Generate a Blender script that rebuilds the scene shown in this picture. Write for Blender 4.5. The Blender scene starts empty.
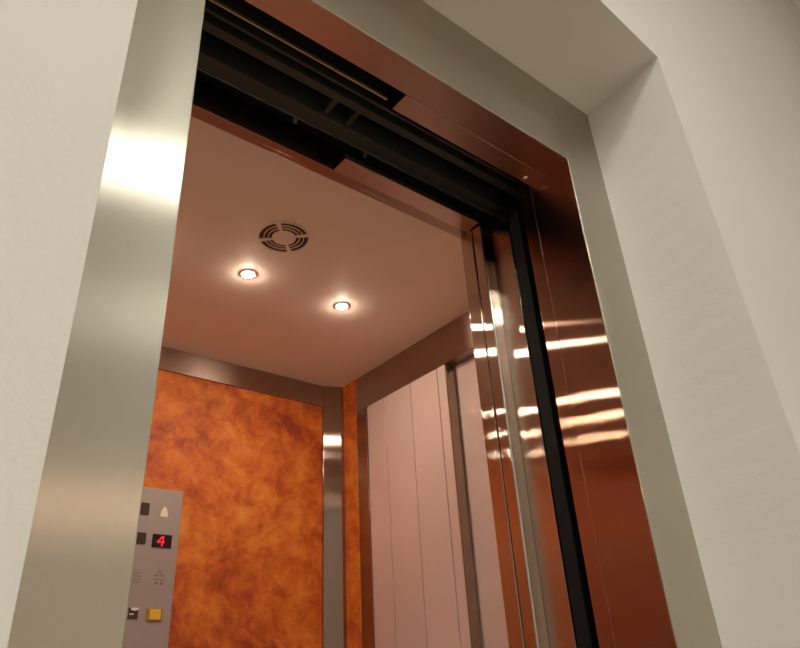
import bpy, bmesh, math
from mathutils import Vector, Matrix
PI = math.pi
scn = bpy.context.scene
COL = scn.collection

# ------------------------------------------------------------ materials
def new_mat(name):
    m = bpy.data.materials.new(name); m.use_nodes = True
    nt = m.node_tree
    return m, nt, nt.nodes['Principled BSDF']

def plain(name, col, rough=.6, metal=0., spec=.5):
    m, nt, b = new_mat(name)
    b.inputs['Base Color'].default_value = (*col, 1)
    b.inputs['Roughness'].default_value = rough
    b.inputs['Metallic'].default_value = metal
    b.inputs['Specular IOR Level'].default_value = spec
    return m

def emit(name, col, s):
    m, nt, b = new_mat(name)
    b.inputs['Base Color'].default_value = (*col, 1)
    b.inputs['Emission Color'].default_value = (*col, 1)
    b.inputs['Emission Strength'].default_value = s
    return m

def plaster(name, c1, c2, rough=.85, bump=.04, scale=3):
    m, nt, b = new_mat(name)
    N, L = nt.nodes, nt.links
    tc = N.new('ShaderNodeTexCoord')
    no = N.new('ShaderNodeTexNoise'); no.inputs['Scale'].default_value = scale; no.inputs['Detail'].default_value = 3
    L.new(tc.outputs['Object'], no.inputs['Vector'])
    mx = N.new('ShaderNodeMix'); mx.data_type = 'RGBA'
    mx.inputs['A'].default_value = (*c1, 1); mx.inputs['B'].default_value = (*c2, 1)
    L.new(no.outputs['Fac'], mx.inputs['Factor'])
    L.new(mx.outputs['Result'], b.inputs['Base Color'])
    b.inputs['Roughness'].default_value = rough
    n2 = N.new('ShaderNodeTexNoise'); n2.inputs['Scale'].default_value = 160; n2.inputs['Detail'].default_value = 2
    L.new(tc.outputs['Object'], n2.inputs['Vector'])
    bp = N.new('ShaderNodeBump'); bp.inputs['Strength'].default_value = bump; bp.inputs['Distance'].default_value = .01
    L.new(n2.outputs['Fac'], bp.inputs['Height']); L.new(bp.outputs['Normal'], b.inputs['Normal'])
    return m

def brushed(name, col, across, along, grain='Z', var=.04, soft=0):
    """brushed stainless steel; grain = direction of the brush lines, across / along = microfacet spread"""
    m = bpy.data.materials.new(name); m.use_nodes = True
    nt = m.node_tree; N, L = nt.nodes, nt.links
    N.remove(N['Principled BSDF'])
    b = N.new('ShaderNodeBsdfAnisotropic'); b.distribution = 'BECKMANN'
    L.new(b.outputs['BSDF'], N['Material Output'].inputs['Surface'])
    al = math.sqrt(across*along)
    b.inputs['Anisotropy'].default_value = 1 - along/al
    b2 = None
    if soft:
        b2 = N.new('ShaderNodeBsdfAnisotropic'); b2.distribution = 'BECKMANN'
        b2.inputs['Roughness'].default_value = math.sqrt(across*1.1); b2.inputs['Anisotropy'].default_value = .25
        ms = N.new('ShaderNodeMixShader'); ms.inputs['Fac'].default_value = soft
        L.new(b.outputs['BSDF'], ms.inputs[1]); L.new(b2.outputs['BSDF'], ms.inputs[2])
        L.new(ms.outputs['Shader'], N['Material Output'].inputs['Surface'])
    rough = math.sqrt(al)
    cv = N.new('ShaderNodeCombineXYZ')
    for k, c in enumerate('XYZ'): cv.inputs[k].default_value = 1. if c == grain else 0.
    L.new(cv.outputs['Vector'], b.inputs['Tangent'])
    if b2: L.new(cv.outputs['Vector'], b2.inputs['Tangent'])
    tc = N.new('ShaderNodeTexCoord'); mp = N.new('ShaderNodeMapping')
    mp.inputs['Scale'].default_value = {'Z': (220, 220, 1.5), 'X': (1.5, 220, 220), 'Y': (220, 1.5, 220)}[grain]
    L.new(tc.outputs['Object'], mp.inputs['Vector'])
    no = N.new('ShaderNodeTexNoise'); no.inputs['Scale'].default_value = 1; no.inputs['Detail'].default_value = 2
    L.new(mp.outputs['Vector'], no.inputs['Vector'])
    mr = N.new('ShaderNodeMapRange'); mr.inputs['To Min'].default_value = rough * (1-var); mr.inputs['To Max'].default_value = rough * (1+var)
    L.new(no.outputs['Fac'], mr.inputs['Value']); L.new(mr.outputs['Result'], b.inputs['Roughness'])
    mx = N.new('ShaderNodeMix'); mx.data_type = 'RGBA'
    mx.inputs['A'].default_value = (*[c * (1-var/2) for c in col], 1); mx.inputs['B'].default_value = (*[min(1, c * (1+var/2)) for c in col], 1)
    L.new(no.outputs['Fac'], mx.inputs['Factor']); L.new(mx.outputs['Result'], b.inputs['Color'])
    if b2: L.new(mx.outputs['Result'], b2.inputs['Color'])
    return m

def orange_wall():
    m, nt, b = new_mat('orange_marbled_plaster')
    N, L = nt.nodes, nt.links
    tc = N.new('ShaderNodeTexCoord')
    n1 = N.new('ShaderNodeTexNoise'); n1.inputs['Scale'].default_value = 3.0; n1.inputs['Detail'].default_value = 7
    n1.inputs['Roughness'].default_value = .62; n1.inputs['Distortion'].default_value = .7
    n2 = N.new('ShaderNodeTexNoise'); n2.inputs['Scale'].default_value = 12; n2.inputs['Detail'].default_value = 8; n2.inputs['Roughness'].default_value = .7
    n2.inputs['Distortion'].default_value = .45
    L.new(tc.outputs['Object'], n1.inputs['Vector']); L.new(tc.outputs['Object'], n2.inputs['Vector'])
    ad = N.new('ShaderNodeMath'); ad.operation = 'MULTIPLY_ADD'; ad.inputs[1].default_value = .52
    L.new(n2.outputs['Fac'], ad.inputs[0]); 
    m1 = N.new('ShaderNodeMath'); m1.operation = 'MULTIPLY'; m1.inputs[1].default_value = .56
    L.new(n1.outputs['Fac'], m1.inputs[0]); L.new(m1.outputs['Value'], ad.inputs[2])
    r = N.new('ShaderNodeValToRGB'); e = r.color_ramp.elements
    e[0].position = .43; e[0].color = (.34, .045, .007, 1)
    e[1].position = .67; e[1].color = (.80, .31, .05, 1)
    k = e.new(.51); k.color = (.56, .115, .012, 1)
    k = e.new(.575); k.color = (.70, .19, .020, 1)
    L.new(ad.outputs['Value'], r.inputs['Fac']); L.new(r.outputs['Color'], b.inputs['Base Color'])
    b.inputs['Roughness'].default_value = .55
    return m

def speckle_floor(name, c1, c2, rough):
    m, nt, b = new_mat(name)
    N, L = nt.nodes, nt.links
    tc = N.new('ShaderNodeTexCoord'); v = N.new('ShaderNodeTexVoronoi'); v.inputs['Scale'].default_value = 90
    L.new(tc.outputs['Object'], v.inputs['Vector'])
    mx = N.new('ShaderNodeMix'); mx.data_type = 'RGBA'
    mx.inputs['A'].default_value = (*c1, 1); mx.inputs['B'].default_value = (*c2, 1)
    L.new(v.outputs['Distance'], mx.inputs['Factor']); L.new(mx.outputs['Result'], b.inputs['Base Color'])
    b.inputs['Roughness'].default_value = rough
    return m

WALL = plaster('white_wall_plaster', (.70, .69, .655), (.74, .73, .695))
CEILM = plaster('cabin_ceiling_paint', (.82, .70, .62), (.85, .73, .65), rough=.6, bump=.01)
HALLC = plaster('hall_ceiling_paint', (.78, .77, .72), (.8, .79, .74))
STEEL = brushed('brushed_steel', (.56, .53, .46), .24, .026, soft=.45)
STEELX = brushed('brushed_steel_lengthwise', (.54, .51, .43), .25, .08, 'X')
POSTM = brushed('brushed_steel_cabin_post', (.60, .51, .45), .17, .0045, var=.006)
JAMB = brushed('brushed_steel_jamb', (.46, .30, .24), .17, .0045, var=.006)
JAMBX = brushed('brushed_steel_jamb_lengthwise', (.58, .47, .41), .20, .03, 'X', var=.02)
BAND = brushed('satin_steel_band', (.38, .29, .25), .20, .09, 'X')
BANDY = brushed('satin_steel_band_deep', (.40, .31, .27), .25, .06, 'Y')
BANDV = brushed('satin_steel_post', (.38, .31, .26), .15, .012)
MIRROR = plain('polished_mirror_steel', (.84, .80, .76), .008, 1)
PINK = plaster('pale_painted_metal', (.60, .46, .43), (.62, .48, .45), rough=.38, bump=.0)
ORANGE = orange_wall()
DARK = plain('black_shaft_shade', (.012, .010, .009), .8)  # near-black colour stands for the unlit shaft and keeps stray light out
RAILM = plain('oily_dark_steel', (.050, .052, .044), .55, .4)
RAIL2 = plain('dull_zinc_rail', (.22, .20, .17), .5, .7)
GOLD = plain('yellow_zinc_rail', (.50, .44, .32), .45, .7)
RUBBER = plain('black_rubber', (.007, .007, .007), .7, 0, .2)
PLATE = plain('grey_faceplate_steel', (.40, .36, .35), .45, .35)
BLACKP = plain('black_plastic', (.012, .008, .007), .25)
BROWNP = plain('dark_brown_button', (.05, .028, .018), .35)
YEL = plain('yellow_plastic', (.85, .52, .05), .4)
WHITEP = plain('white_print', (.85, .80, .76), .5)
ENGR = plain('engraved_grey', (.17, .13, .13), .5)
REDL = emit('red_digit_light', (1, .01, .05), .14)
LAMP = emit('halogen_glow', (1, .80, .61), 195)
CHROME = plain('chrome', (.8, .76, .7), .15, 1)
VENTD = plain('painted_vent_shade', (.10, .045, .03), .9)  # shade of the vent recess put into a dark brown colour
FLOORH = speckle_floor('hall_stone', (.44, .37, .29), (.5, .43, .34), .35)
FLOORC = speckle_floor('cabin_rubber_floor', (.46, .29, .22), (.54, .35, .27), .6)

# ------------------------------------------------------------ mesh helpers
def obj(name, bm, mat, parent=None, bevel=0, seg=2, smooth=False, **props):
    bmesh.ops.recalc_face_normals(bm, faces=bm.faces)
    me = bpy.data.meshes.new(name); bm.to_mesh(me); bm.free()
    me.materials.append(mat)
    if smooth:
        for p in me.polygons: p.use_smooth = True
    o = bpy.data.objects.new(name, me); COL.objects.link(o)
    if parent is not None:
        o.parent = parent
        o.matrix_parent_inverse = Matrix.Translation(parent.location).inverted()
    if bevel:
        md = o.modifiers.new('Bevel', 'BEVEL'); md.width = bevel; md.segments = seg; md.limit_method = 'ANGLE'
    for k, v in props.items(): o[k] = v
    return o

def box(bm, x0, x1, y0, y1, z0, z1):
    v = [bm.verts.new(p) for p in ((x0,y0,z0),(x1,y0,z0),(x1,y1,z0),(x0,y1,z0),(x0,y0,z1),(x1,y0,z1),(x1,y1,z1),(x0,y1,z1))]
    for f in ((0,3,2,1),(4,5,6,7),(0,1,5,4),(1,2,6,5),(2,3,7,6),(3,0,4,7)): bm.faces.new([v[i] for i in f])
    return bm
def B(*a):
    return box(bmesh.new(), *a)

def prism_z(bm, poly, z0, z1, top=None):
    """plan polygon extruded upwards; top = another polygon for the upper end"""
    top = top or poly
    a = [bm.verts.new((x, y, z0)) for x, y in poly]; b = [bm.verts.new((x, y, z1)) for x, y in top]
    n = len(poly)
    bm.faces.new(a[::-1]); bm.faces.new(b)
    for i in range(n): bm.faces.new((a[i], a[(i+1) % n], b[(i+1) % n], b[i]))
    return bm
def prism_ruled(bm, poly, z0, z1, top, n=40):
    """like prism_z with a different top, its sides cut into many courses so that they curve evenly"""
    rows = []
    for k in range(n+1):
        f = k/n
        rows.append([bm.verts.new((a[0]*(1-f)+b[0]*f, a[1]*(1-f)+b[1]*f, z0*(1-f)+z1*f)) for a, b in zip(poly, top)])
    m = len(poly)
    bm.faces.new(rows[0][::-1]); bm.faces.new(rows[-1])
    for ra, rb in zip(rows, rows[1:]):
        for i in range(m): bm.faces.new((ra[i], ra[(i+1) % m], rb[(i+1) % m], rb[i]))
    return bm
def prism_x(bm, poly, x0, x1):
    a = [bm.verts.new((x0, y, z)) for y, z in poly]; b = [bm.verts.new((x1, y, z)) for y, z in poly]
    n = len(poly)
    bm.faces.new(a[::-1]); bm.faces.new(b)
    for i in range(n): bm.faces.new((a[i], a[(i+1) % n], b[(i+1) % n], b[i]))
    return bm
def cyl(bm, c, r, h, axis='z', n=24):
    """cylinder from point c along +axis for length h"""
    e = {'x': (Vector((0,1,0)), Vector((0,0,1)), Vector((1,0,0))), 'y': (Vector((0,0,1)), Vector((1,0,0)), Vector((0,1,0))), 'z': (Vector((1,0,0)), Vector((0,1,0)), Vector((0,0,1)))}[axis]
    c = Vector(c)
    A = [bm.verts.new(c + r*(math.cos(2*PI*i/n)*e[0] + math.sin(2*PI*i/n)*e[1])) for i in range(n)]
    Bv = [bm.verts.new(v.co + h*e[2]) for v in A]
    bm.faces.new(A[::-1]); bm.faces.new(Bv)
    for i in range(n): bm.faces.new((A[i], A[(i+1) % n], Bv[(i+1) % n], Bv[i]))
    return bm
def lathe(bm, c, prof, n=40):
    c = Vector(c); rows = []
    for r, z in prof:
        if r < 1e-6: rows.append([bm.verts.new(c + Vector((0, 0, z)))])
        else: rows.append([bm.verts.new(c + Vector((r*math.cos(2*PI*i/n), r*math.sin(2*PI*i/n), z))) for i in range(n)])
    for a, b in zip(rows, rows[1:]):
        for i in range(n):
            j = (i+1) % n
            if len(a) == 1: bm.faces.new((a[0], b[j], b[i]))
            elif len(b) == 1: bm.faces.new((a[i], a[j], b[0]))
            else: bm.faces.new((a[i], a[j], b[j], b[i]))
    return bm
def thing(name, label, cat, loc, group=None):
    o = bpy.data.objects.new(name, None); COL.objects.link(o); o.location = loc
    o.empty_display_size = .1
    o['label'] = label; o['category'] = cat
    if group: o['group'] = group
    return o
def struct(name, bm, mat, label=None, **k):
    o = obj(name, bm, mat, **k); o['kind'] = 'structure'
    if label: o['label'] = label
    return o

H = 2.10            # clear height of the lift doorway
ZF = 2.327          # top of the steel frame = soffit of the plaster niche
W = .90             # clear width
WR = .1421          # face width of the frame
ZC = 2.182          # cabin ceiling
XR = 1.314          # right side of the cabin
XL = -.182          # left side of the cabin (mirror)
YB = 1.593          # back of the cabin
HALLZ = 5.60

# ------------------------------------------------------------ setting: hall
struct('wall_left', prism_z(bmesh.new(), [(-2.4, -.334), (-.1456, -.26), (-.1421, .0), (-.1421, .034), (-2.4, .034)], 0, HALLZ), WALL,
       'off-white plaster wall left of the steel lift frame')
struct('wall_right', prism_ruled(bmesh.new(), [(1.0420, .034), (1.0420, 0), (1.098, -.222), (5.2, .020), (5.2, .034)], 0, ZF,
       top=[(1.0420, .034), (1.0420, 0), (1.030, -.222), (5.2, .020), (5.2, .034)]), WALL,
       'off-white plaster wall with deep reveal right of the lift frame')
# wall over the niche, its underside is the soffit
bm = bmesh.new()
prism_z(bm, [(-.1421, .034), (-.1421, 0), (-.1456, -.281), (1.030, -.222), (1.0420, 0), (1.0420, .034)], ZF, HALLZ)
prism_z(bm, [(1.0420, .034), (1.0420, 0), (1.030, -.222), (5.2, .020), (5.2, .034)], ZF, HALLZ)
struct('wall_top', bm, WALL, 'plaster wall and soffit over the steel lift frame')
struct('floor', B(-2.4, 5.2, -7.2, 0, -.05, 0), FLOORH)
struct('wall_front', B(-2.4, 5.2, -7.3, -7.2, 0, HALLZ), WALL)
struct('wall_side_left', B(-2.5, -2.4, -7.3, .034, 0, HALLZ), WALL)
struct('wall_side_right', B(5.2, 5.3, -7.3, .034, 0, HALLZ), WALL)
struct('ceiling_hall', B(-2.5, 5.3, -7.3, .034, HALLZ, HALLZ+.05), HALLC)

# ------------------------------------------------------------ landing door frame
fr = thing('elevator_door_frame', 'brushed stainless steel frame around the open lift doorway', 'door frame', (.45, 0, 0))
def jamb_poly(s, xi):
    # s=+1 right: L shaped sheet, face at y=0 and return at x=xi
    return [(xi, 0), (xi + s*WR, 0), (xi + s*WR, .03), (xi + s*.02, .03), (xi + s*.02, .120), (xi, .120)]
obj('jamb_face', prism_z(bmesh.new(), [(W+.001, 0), (W+WR, 0), (W+WR, .03), (W+.001, .03)], 0, ZF), STEEL, fr, bevel=.0012, label='right upright facing the hall')
obj('jamb_return', B(W, W+.02, .002, .1195, 0, H-.0002), JAMB, fr, bevel=.0010, label='polished reddish inner side of the right upright')
obj('jamb_face', prism_z(bmesh.new(), [(0, 0), (-WR, 0), (-WR, .03), (0, .03)], 0, ZF), STEEL, fr, bevel=.0015, label='wide left upright with bright lamp reflection')
obj('jamb_return', B(-.02, 0, .031, .155, 0, H), JAMB, fr, label='inner side of the left upright')
obj('frame_head', B(.0006, W+.0004, 0, .03, H, ZF), STEEL, fr, bevel=.0012, label='wide head plate facing the hall')
obj('head_return', B(0.0006, W+.0004, .002, .0715, H-.0005, H+.02), JAMBX, fr, bevel=.0006, label='reddish underside of the head')
obj('inner_strip', B(W+.0015, W+.02, .1205, .156, 0, H+.02), JAMB, fr, bevel=.0012, label='narrow strip beside the running gap')
cs = obj('cover_strip', B(.4635, W+.0004, .0727, .1205, H-.001, H+.018), JAMBX, fr, bevel=.0015, label='short cover strip over the right end of the head')
obj('screw', lathe(bmesh.new(), (.868, .106, H-.001), [(0, -.0045), (.004, -.004), (.0065, -.0015), (.007, 0)], 16), CHROME, cs, smooth=True)

# ------------------------------------------------------------ door gear over the doorway
gr = thing('door_track', 'dark steel sliding door track above the lift doorway', 'door track', (.45, .20, 2.15))
obj('guide_rail', B(-.9, .47, .1405, .1445, 2.150, 2.158), GOLD, gr, label='thin yellowish edge of the guide rail')
obj('rail_web', B(-.9, .47, .1405, .1425, 2.158, 2.30), RAILM, gr)
obj('track_bar', B(-.9, 1.06, .163, .170, 2.150, 2.24), RAILM, gr, label='thin bar in front')
obj('track_bar', B(-.9, 1.06, .190, .211, 2.150, 2.19), RAILM, gr, bevel=.002, label='middle bar')
for x in (.385, .445):
    obj('cross_piece', B(x-.006, x+.006, .211, .262, 2.158, 2.178), RAILM, gr)
cb = thing('cabin_door_track', 'dull grey channel of the cabin door track behind the front bar', 'door track', (.45, .28, 2.15))
obj('channel', B(-.9, 1.06, .262, .298, 2.150, 2.21), RAILM, cb, bevel=.002)
obj('lower_lip', B(-.9, 1.06, .298, .3005, 2.146, 2.20), RAIL2, cb, label='lighter lower edge')
for x in (.335, .528):
    obj('bolt', cyl(bmesh.new(), (x, .306, 2.139), .0055, .012, 'z', 6), RAIL2, cb)
struct('shaft_shade_1', B(-.95, 1.10, .070, .46, 2.42, 2.44), DARK, 'black sheet for the unlit top of the header box')
struct('shaft_shade_2', B(-.95, 1.10, .031, .070, H+.0205, 2.44), DARK, 'black sheet for the shade behind the header plate')
struct('shaft_shade_3', B(-.95, 1.10, .3525, .46, ZC+.02, 2.42), DARK, 'black sheet for the shade over the cabin lintel')
bm = B(1.08, 1.10, .031, .35, 0, 2.42); box(bm, W+.0205, 1.08, .032, .12, 0, H+.02)
struct('shaft_shade_4', bm, DARK, 'black sheet for the dark void beyond the running gap')
bm = B(-.97, -.95, .031, .35, 0, 2.42); 
struct('shaft_shade_5', bm, DARK, 'black sheet closing the dark shaft behind the left upright')

# ------------------------------------------------------------ cabin front
lt = thing('cabin_lintel', 'reddish steel lintel across the front edge of the cabin ceiling', 'lintel', (.45, .37, H))
obj('lintel_band', B(XL, 1.06, .352, .372, H, ZC), BAND, lt, bevel=.001)
obj('lintel_edge', B(XL, 1.06, .373, .388, H+.004, ZC), BAND, lt, bevel=.001, label='darker narrow inner edge')
obj('cover_plate', B(.4665, .899, .302, .351, H-.002, H+.014), JAMBX, lt, bevel=.0012, label='wider cover plate on the right half')
ps = thing('cabin_door_post', 'brushed steel post of stepped strips at the right of the cabin opening', 'post', (.92, .28, 0))
obj('front_strip', prism_z(bmesh.new(), [(.931, .231), (.955, .229), (.975, .24), (.975, .2943), (.931, .2943)], 0, H-.003), POSTM, ps, bevel=.0015)
obj('step_strip', prism_z(bmesh.new(), [(.9015, .3000), (.932, .2945), (.975, .2945), (.975, .334), (.9015, .334)], 0, H-.003), POSTM, ps, bevel=.005, seg=4)
obj('rear_strip', B(.900, .975, .335, .376, 0, H-.003), POSTM, ps, bevel=.0018)
obj('rubber_seal', B(.933, .975, .196, .2285, 0, H-.003), RUBBER, ps, bevel=.002)
pl = thing('cabin_door_post', 'brushed steel post at the left of the cabin opening', 'post', (-.03, .29, 0))
obj('front_strip', B(-.06, -.001, .200, .350, 0, H-.003), POSTM, pl, bevel=.0018)
struct('wall_return', B(.976, XR+.07, .352, .376, 0, ZC), PINK, 'front return wall inside the cabin')

# ------------------------------------------------------------ cabin shell
struct('floor_cabin', B(XL-.02, XR+.08, .20, YB+.03, -.05, 0), FLOORC)
struct('ceiling', B(XL, XR+.08, .389, YB+.03, ZC, ZC+.018), CEILM, 'salmon painted cabin ceiling')
struct('wall_back', B(XL-.02, XR+.08, YB, YB+.03, 0, ZC), ORANGE, 'orange marbled back wall of the cabin')
bm = B(XR, XR+.075, 1.456, YB, 0, ZC)
struct('wall_corner', bm, ORANGE, 'narrow orange strip of side wall by the corner')
box_l = struct('wall_mirror', B(XL-.02, XL, .352, YB, 0, ZC), MIRROR, 'polished left side wall of the cabin')
bm = B(XR+.08, XR+.10, .33, YB+.03, 0, ZC+.02)
struct('wall_outer', bm, DARK)
tb = obj('cornice_band', B(XL, 1.243, YB-.008, YB, 2.090, ZC), BAND, bevel=.0008)
tb['label'] = 'dark brown steel band along the top of the orange back wall'; tb['category'] = 'trim band'
cp = obj('corner_post', prism_z(bmesh.new(), [(1.2345, YB), (1.2345, 1.584), (1.300, 1.551), (XR, 1.549), (XR, YB)], 0, ZC-.0005), BANDV, bevel=.0015, seg=2)
cp['label'] = 'rounded steel corner post beside the orange wall'; cp['category'] = 'corner post'

# side door of the cabin
sf = thing('side_door_frame', 'brown steel surround of the pink side door', 'door frame', (XR+.03, .95, 0))
obj('header_band', B(XR-.001, XR+.078, .377, 1.4555, 2.037, ZC), BANDY, sf, bevel=.001, label='wide header band')
obj('side_trim', B(XR-.002, XR+.075, 1.388, 1.4555, 0, 2.0365), BANDV, sf, bevel=.002, label='narrow upright by the orange strip')
sd = thing('sliding_door', 'pink painted sliding door of two panels on the right of the cabin', 'sliding door', (XR+.04, .95, 0))
bm = bmesh.new()
edges = [1.3865, 1.268, 1.112, .959, .914]
for a, b in zip(edges, edges[1:]):
    box(bm, XR+.001, XR+.020, b+.0018, a-.0018, .012, 2.035)
box(bm, XR+.006, XR+.034, .9135, 1.386, .012, 2.034)
lf = obj('door_leaf', bm, PINK, sd, bevel=.0007, seg=1, label='front leaf with four upright seams')
obj('edge_strip', B(XR+.002, XR+.040, .9105, .9133, .012, 2.034), BANDV, lf, label='brown metal end of the front leaf')
obj('door_leaf', B(XR+.047, XR+.068, .378, .955, .012, 2.036), PINK, sd, label='rear leaf set back behind the front one')

# ------------------------------------------------------------ ceiling lamps and vent
def make_lamp():
    t = thing('ceiling_spotlight', '', 'ceiling light', (0, 0, 0), 'recessed spotlights in the cabin ceiling')
    obj('rim', lathe(bmesh.new(), (0, 0, 0), [(.0178, -.0005), (.0188, -.0032), (.0205, -.0034), (.0235, -.0020), (.027, 0)]), CEILM, t, smooth=True)
    obj('lamp_lens', lathe(bmesh.new(), (0, 0, 0), [(0, -.0085), (.005, -.0081), (.0100, -.0070), (.0145, -.0050), (.0168, -.0028), (.0175, -.0003)]), LAMP, t, smooth=True)
    return t
lamp0 = make_lamp()
spots = [(.566, .978, 'small glowing round spotlight directly below the vent, left of the lit pair'),
         (.921, .982, 'small glowing round spotlight nearer the cabin corner, right of the lit pair'),
         (.211, .978, 'glowing round spotlight hidden from the doorway, nearest the mirror wall of the cabin')]
for i, (x, y, lab) in enumerate(spots):
    if i == 0: t = lamp0
    else:
        t = lamp0.copy(); COL.objects.link(t)
        for ch in lamp0.children:
            c = ch.copy(); COL.objects.link(c); c.parent = t
    t.location = (x, y, ZC); t['label'] = lab

vt = thing('ceiling_vent', 'round slotted air vent in the cabin ceiling', 'vent', (.56, .748, ZC))
def vent_mesh():
    bm = bmesh.new(); c = Vector((.56, .748, ZC))
    radii = [.0, .0340, .0435, .0455, .0555, .0575, .0700, .0725, .0750]
    slot = {1, 3, 5}
    n = 96; z0, z1 = -.004, -.0012
    def is_slot(k, i):
        a = (i + .5) * 360 / n
        d = min(abs((a - g + 180) % 360 - 180) for g in (47, 137, 227, 317))
        return k in slot and d > 6
    grid = {}
    def V(k, i, z):
        i %= n
        if radii[k] == 0: i = 0
        key = (k, i, z)
        if key not in grid:
            a = 2*PI*i/n; zz = z
            grid[key] = bm.verts.new(c + Vector((radii[k]*math.cos(a), radii[k]*math.sin(a), zz)))
        return grid[key]
    def face(vs):
        vs = list(dict.fromkeys(vs))
        try: bm.faces.new(vs)
        except ValueError: pass
    K = len(radii) - 1
    for k in range(K):
        for i in range(n):
            if is_slot(k, i): continue
            face([V(k,i,z0), V(k,i+1,z0), V(k+1,i+1,z0), V(k+1,i,z0)])
            face([V(k,i,z1), V(k,i+1,z1), V(k+1,i+1,z1), V(k+1,i,z1)])
            for (kk, ii, e) in ((k-1, i, 'in'), (k+1, i, 'out'), (k, i-1, 'a'), (k, i+1, 'b')):
                edge = (kk == K) or (0 <= kk < K and is_slot(kk, ii % n))
                if kk < 0: edge = False
                if not edge: continue
                if e == 'in': q = (V(k,i,z0), V(k,i+1,z0), V(k,i+1,z1), V(k,i,z1))
                elif e == 'out': q = (V(k+1,i,z0), V(k+1,i+1,z0), V(k+1,i+1,z1), V(k+1,i,z1))
                elif e == 'a': q = (V(k,i,z0), V(k+1,i,z0), V(k+1,i,z1), V(k,i,z1))
                else: q = (V(k,i+1,z0), V(k+1,i+1,z0), V(k+1,i+1,z1), V(k,i+1,z1))
                face(q)
    return bm
obj('vent_cover', vent_mesh(), CEILM, vt)
obj('vent_shade_disc', cyl(bmesh.new(), (.56, .748, ZC-.0011), 0.0742, .0009, 'z', 48), VENTD, vt, label='flat disc coloured like the shade behind the slots')  # no real recess: flat disc with the slot shade in its colour

# ------------------------------------------------------------ control panel
YP = 1.583
pn = thing('control_panel', 'grey steel lift control panel with red display on the orange wall', 'control panel', (.545, YB, 1.3))
def rect(name, x0, x1, z0, z1, d, mat, parent=pn, bevel=.001, **k):
    return obj(name, B(x0, x1, YP-d, YP+.001, z0, z1), mat, parent, bevel=bevel, **k)
obj('faceplate', B(.420, .667, YP, YB-.0003, .86, 1.657), PLATE, pn, bevel=.002)
rect('button', .527, .5565, 1.5665, 1.6045, .004, BROWNP, label='dark brown square button, upper')
rect('button', .529, .557, 1.474, 1.509, .004, BROWNP, label='dark brown square button beside the display')
dp = rect('display', .5785, .6425, 1.4665, 1.5085, .003, BLACKP, label='black floor display')
# the glowing red figure, a slanted segment digit 4
bm = bmesh.new()
def seg(x0, z0, x1, z1, w=.0022):
    a = Vector((x0, 0, z0)); b = Vector((x1, 0, z1)); d = (b-a).normalized(); n = Vector((-d.z, 0, d.x))*w
    pts = [a-n, b-n, b+n, a+n]
    f = [bm.verts.new((p.x, YP-.0042, p.z)) for p in pts]; g = [bm.verts.new((p.x, YP-.0030, p.z)) for p in pts]
    bm.faces.new(f); bm.faces.new(g[::-1])
    for i in range(4): bm.faces.new((f[i], f[(i+1) % 4], g[(i+1) % 4], g[i]))
seg(.5965, 1.483, .6105, 1.502); seg(.594, 1.4835, .618, 1.4835, .003); seg(.6105, 1.471, .6145, 1.503)
obj('display_digit', bm, REDL, dp, label='red glowing figure')
# bell symbol
bm = bmesh.new()
prism = [(.595, 1.566), (.598, 1.583), (.602, 1.594), (.6085, 1.600), (.615, 1.594), (.619, 1.583), (.622, 1.566)]
a = [bm.verts.new((x, YP-.0012, z)) for x, z in prism]; b = [bm.verts.new((x, YP+.0004, z)) for x, z in prism]
bm.faces.new(a); bm.faces.new(b[::-1])
for i in range(len(a)): bm.faces.new((a[i], a[(i+1) % len(a)], b[(i+1) % len(a)], b[i]))
obj('bell_symbol', bm, WHITEP, pn, label='pale bell symbol')
# engraved triangle with lines under it
bm = bmesh.new()
def flat(pts, y=YP-.0006):
    a = [bm.verts.new((x, y, z)) for x, z in pts]; b = [bm.verts.new((x, YP+.0004, z)) for x, z in pts]
    bm.faces.new(a); bm.faces.new(b[::-1])
    for i in range(len(a)): bm.faces.new((a[i], a[(i+1) % len(a)], b[(i+1) % len(a)], b[i]))
flat([(.6145, 1.399), (.6035, 1.3835), (.6055, 1.3835), (.6145, 1.3958), (.6235, 1.3835), (.6255, 1.3835)])
flat([(.596, 1.3815), (.632, 1.3815), (.632, 1.3795), (.596, 1.3795)])
flat([(.598, 1.3695), (.632, 1.3695), (.632, 1.3675), (.598, 1.3675)])
for x in (.603, .6215):
    flat([(x, 1.361), (x+.006, 1.361), (x+.006, 1.354), (x, 1.354)])
obj('engraved_symbol', bm, ENGR, pn, label='faint engraved triangle and lines')
bm = bmesh.new()
for i in range(4):
    flat([(.532, 1.386-.009*i), (.556, 1.386-.009*i), (.556, 1.3843-.009*i), (.532, 1.3843-.009*i)])
obj('engraved_lines', bm, ENGR, pn, label='faint engraved lines')
sw = rect('key_switch', .531, .5605, 1.2520, 1.2835, .004, BROWNP, label='dark switch with pale notches')
bm = bmesh.new()
flat([(.537, 1.2835), (.5605, 1.2835), (.5605, 1.278), (.549, 1.274), (.537, 1.278)], YP-.0048)
flat([(.534, 1.2665), (.547, 1.2665), (.547, 1.2635), (.534, 1.2635)], YP-.0048)
obj('switch_mark', bm, WHITEP, sw)
yb = rect('button', .587, .637, 1.2455, 1.2835, .004, plain('brass_bezel', (.42, .24, .05), .4, .4), label='yellow alarm button')
obj('button_cap', B(.595, .631, YP-.007, YP-.0035, 1.2505, 1.2795), YEL, yb, bevel=.002, label='bright yellow cap')

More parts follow.
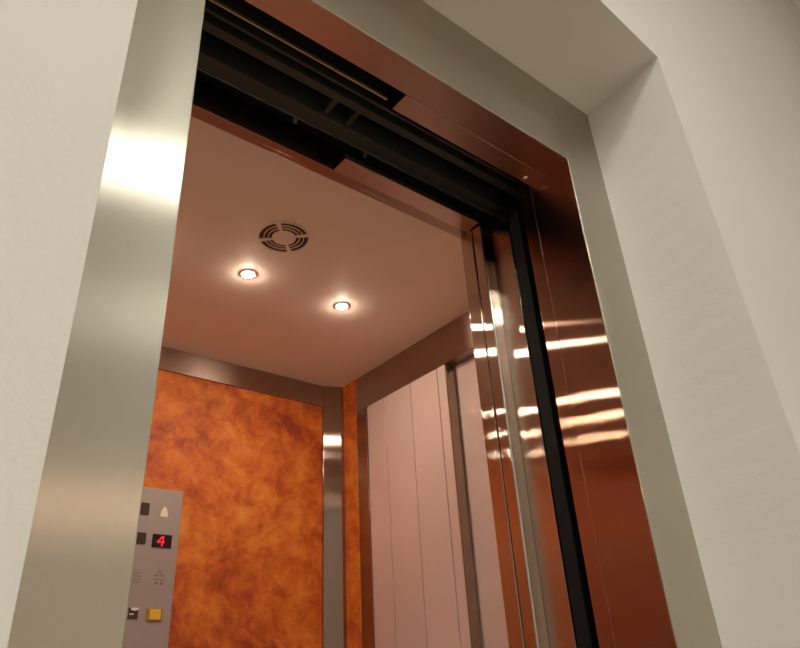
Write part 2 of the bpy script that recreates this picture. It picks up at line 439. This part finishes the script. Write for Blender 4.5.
# ------------------------------------------------------------ hall lamps (out of view: two reflected in the steel, two added as fill)
def hall_lamp(x, y, z, w, l, col, power, lab, group=None):
    t = thing('hall_lamp', lab, 'pendant lamp', (x, y, z), group)
    m = emit('lamp_diffuser', col, power)
    obj('diffuser', B(x-w/2, x+w/2, y-l/2, y+l/2, z, z+.02), m, t, bevel=.004)
    hm = plain('lamp_housing', (.7, .7, .68), .5)
    obj('housing', B(x-w/2-.02, x+w/2+.02, y-l/2-.02, y+l/2+.02, z+.0205, z+.05), hm, t, bevel=.003)
    obj('cord', cyl(bmesh.new(), (x, y, z+.05), .006, HALLZ-z-.051, 'z', 8), RUBBER, t)
    return t
hall_lamp(.30, -1.42, 2.8, .20, .13, (1, .97, .88), 17, 'small square pendant lamp hanging nearest the lift')
hall_lamp(1.50, -5.6, 2.6, .5, .5, (1, .66, .48), 7, 'warm orange pendant lamp far back in the hall')
hall_lamp(-1.6, -2.9, 4.6, 1.3, 1.3, (1, .975, .89), 5.3, 'added unseen square fill lamp high on the left of the hall')  # added fill to brighten the hall walls, kept clear of the steel reflections
hall_lamp(4.0, -4.4, 4.6, 1.2, 1.2, (1, .975, .89), 2.0, 'added unseen square fill lamp high on the right of the hall')  # weaker added fill from the right side of the hall

# weak ambient of the shaft
w = bpy.data.worlds.new('World'); scn.world = w; w.use_nodes = True
w.node_tree.nodes['Background'].inputs['Color'].default_value = (.02, .02, .02, 1)

# ------------------------------------------------------------ camera
cam = bpy.data.objects.new('Camera', bpy.data.cameras.new('Camera')); COL.objects.link(cam)
cam.data.sensor_width = 36; cam.data.lens = 684.1 * 36 / 800; cam.data.clip_start = .01
M = [[0.7821268345682288, 0.565074184248146, -0.26261907955168595], [-0.620819277845997, 0.6704737370504154, -0.40626148252132555], [-0.053488680139421256, 0.4807869946472582, 0.8752044486147222]]
cam.matrix_world = Matrix(((M[0][0], M[0][2], -M[0][1], -.22911), (M[1][0], M[1][2], -M[1][1], -.68437), (M[2][0], M[2][2], -M[2][1], .99287), (0, 0, 0, 1)))
scn.camera = cam
vs = scn.view_settings
vs.view_transform = 'Standard'; vs.look = 'None'; vs.gamma = 1; vs.use_curve_mapping = False
vs.exposure = 2.0
scn.cycles.max_bounces = 12; scn.cycles.diffuse_bounces = 6; scn.cycles.glossy_bounces = 6
scn.cycles.sample_clamp_indirect = 60
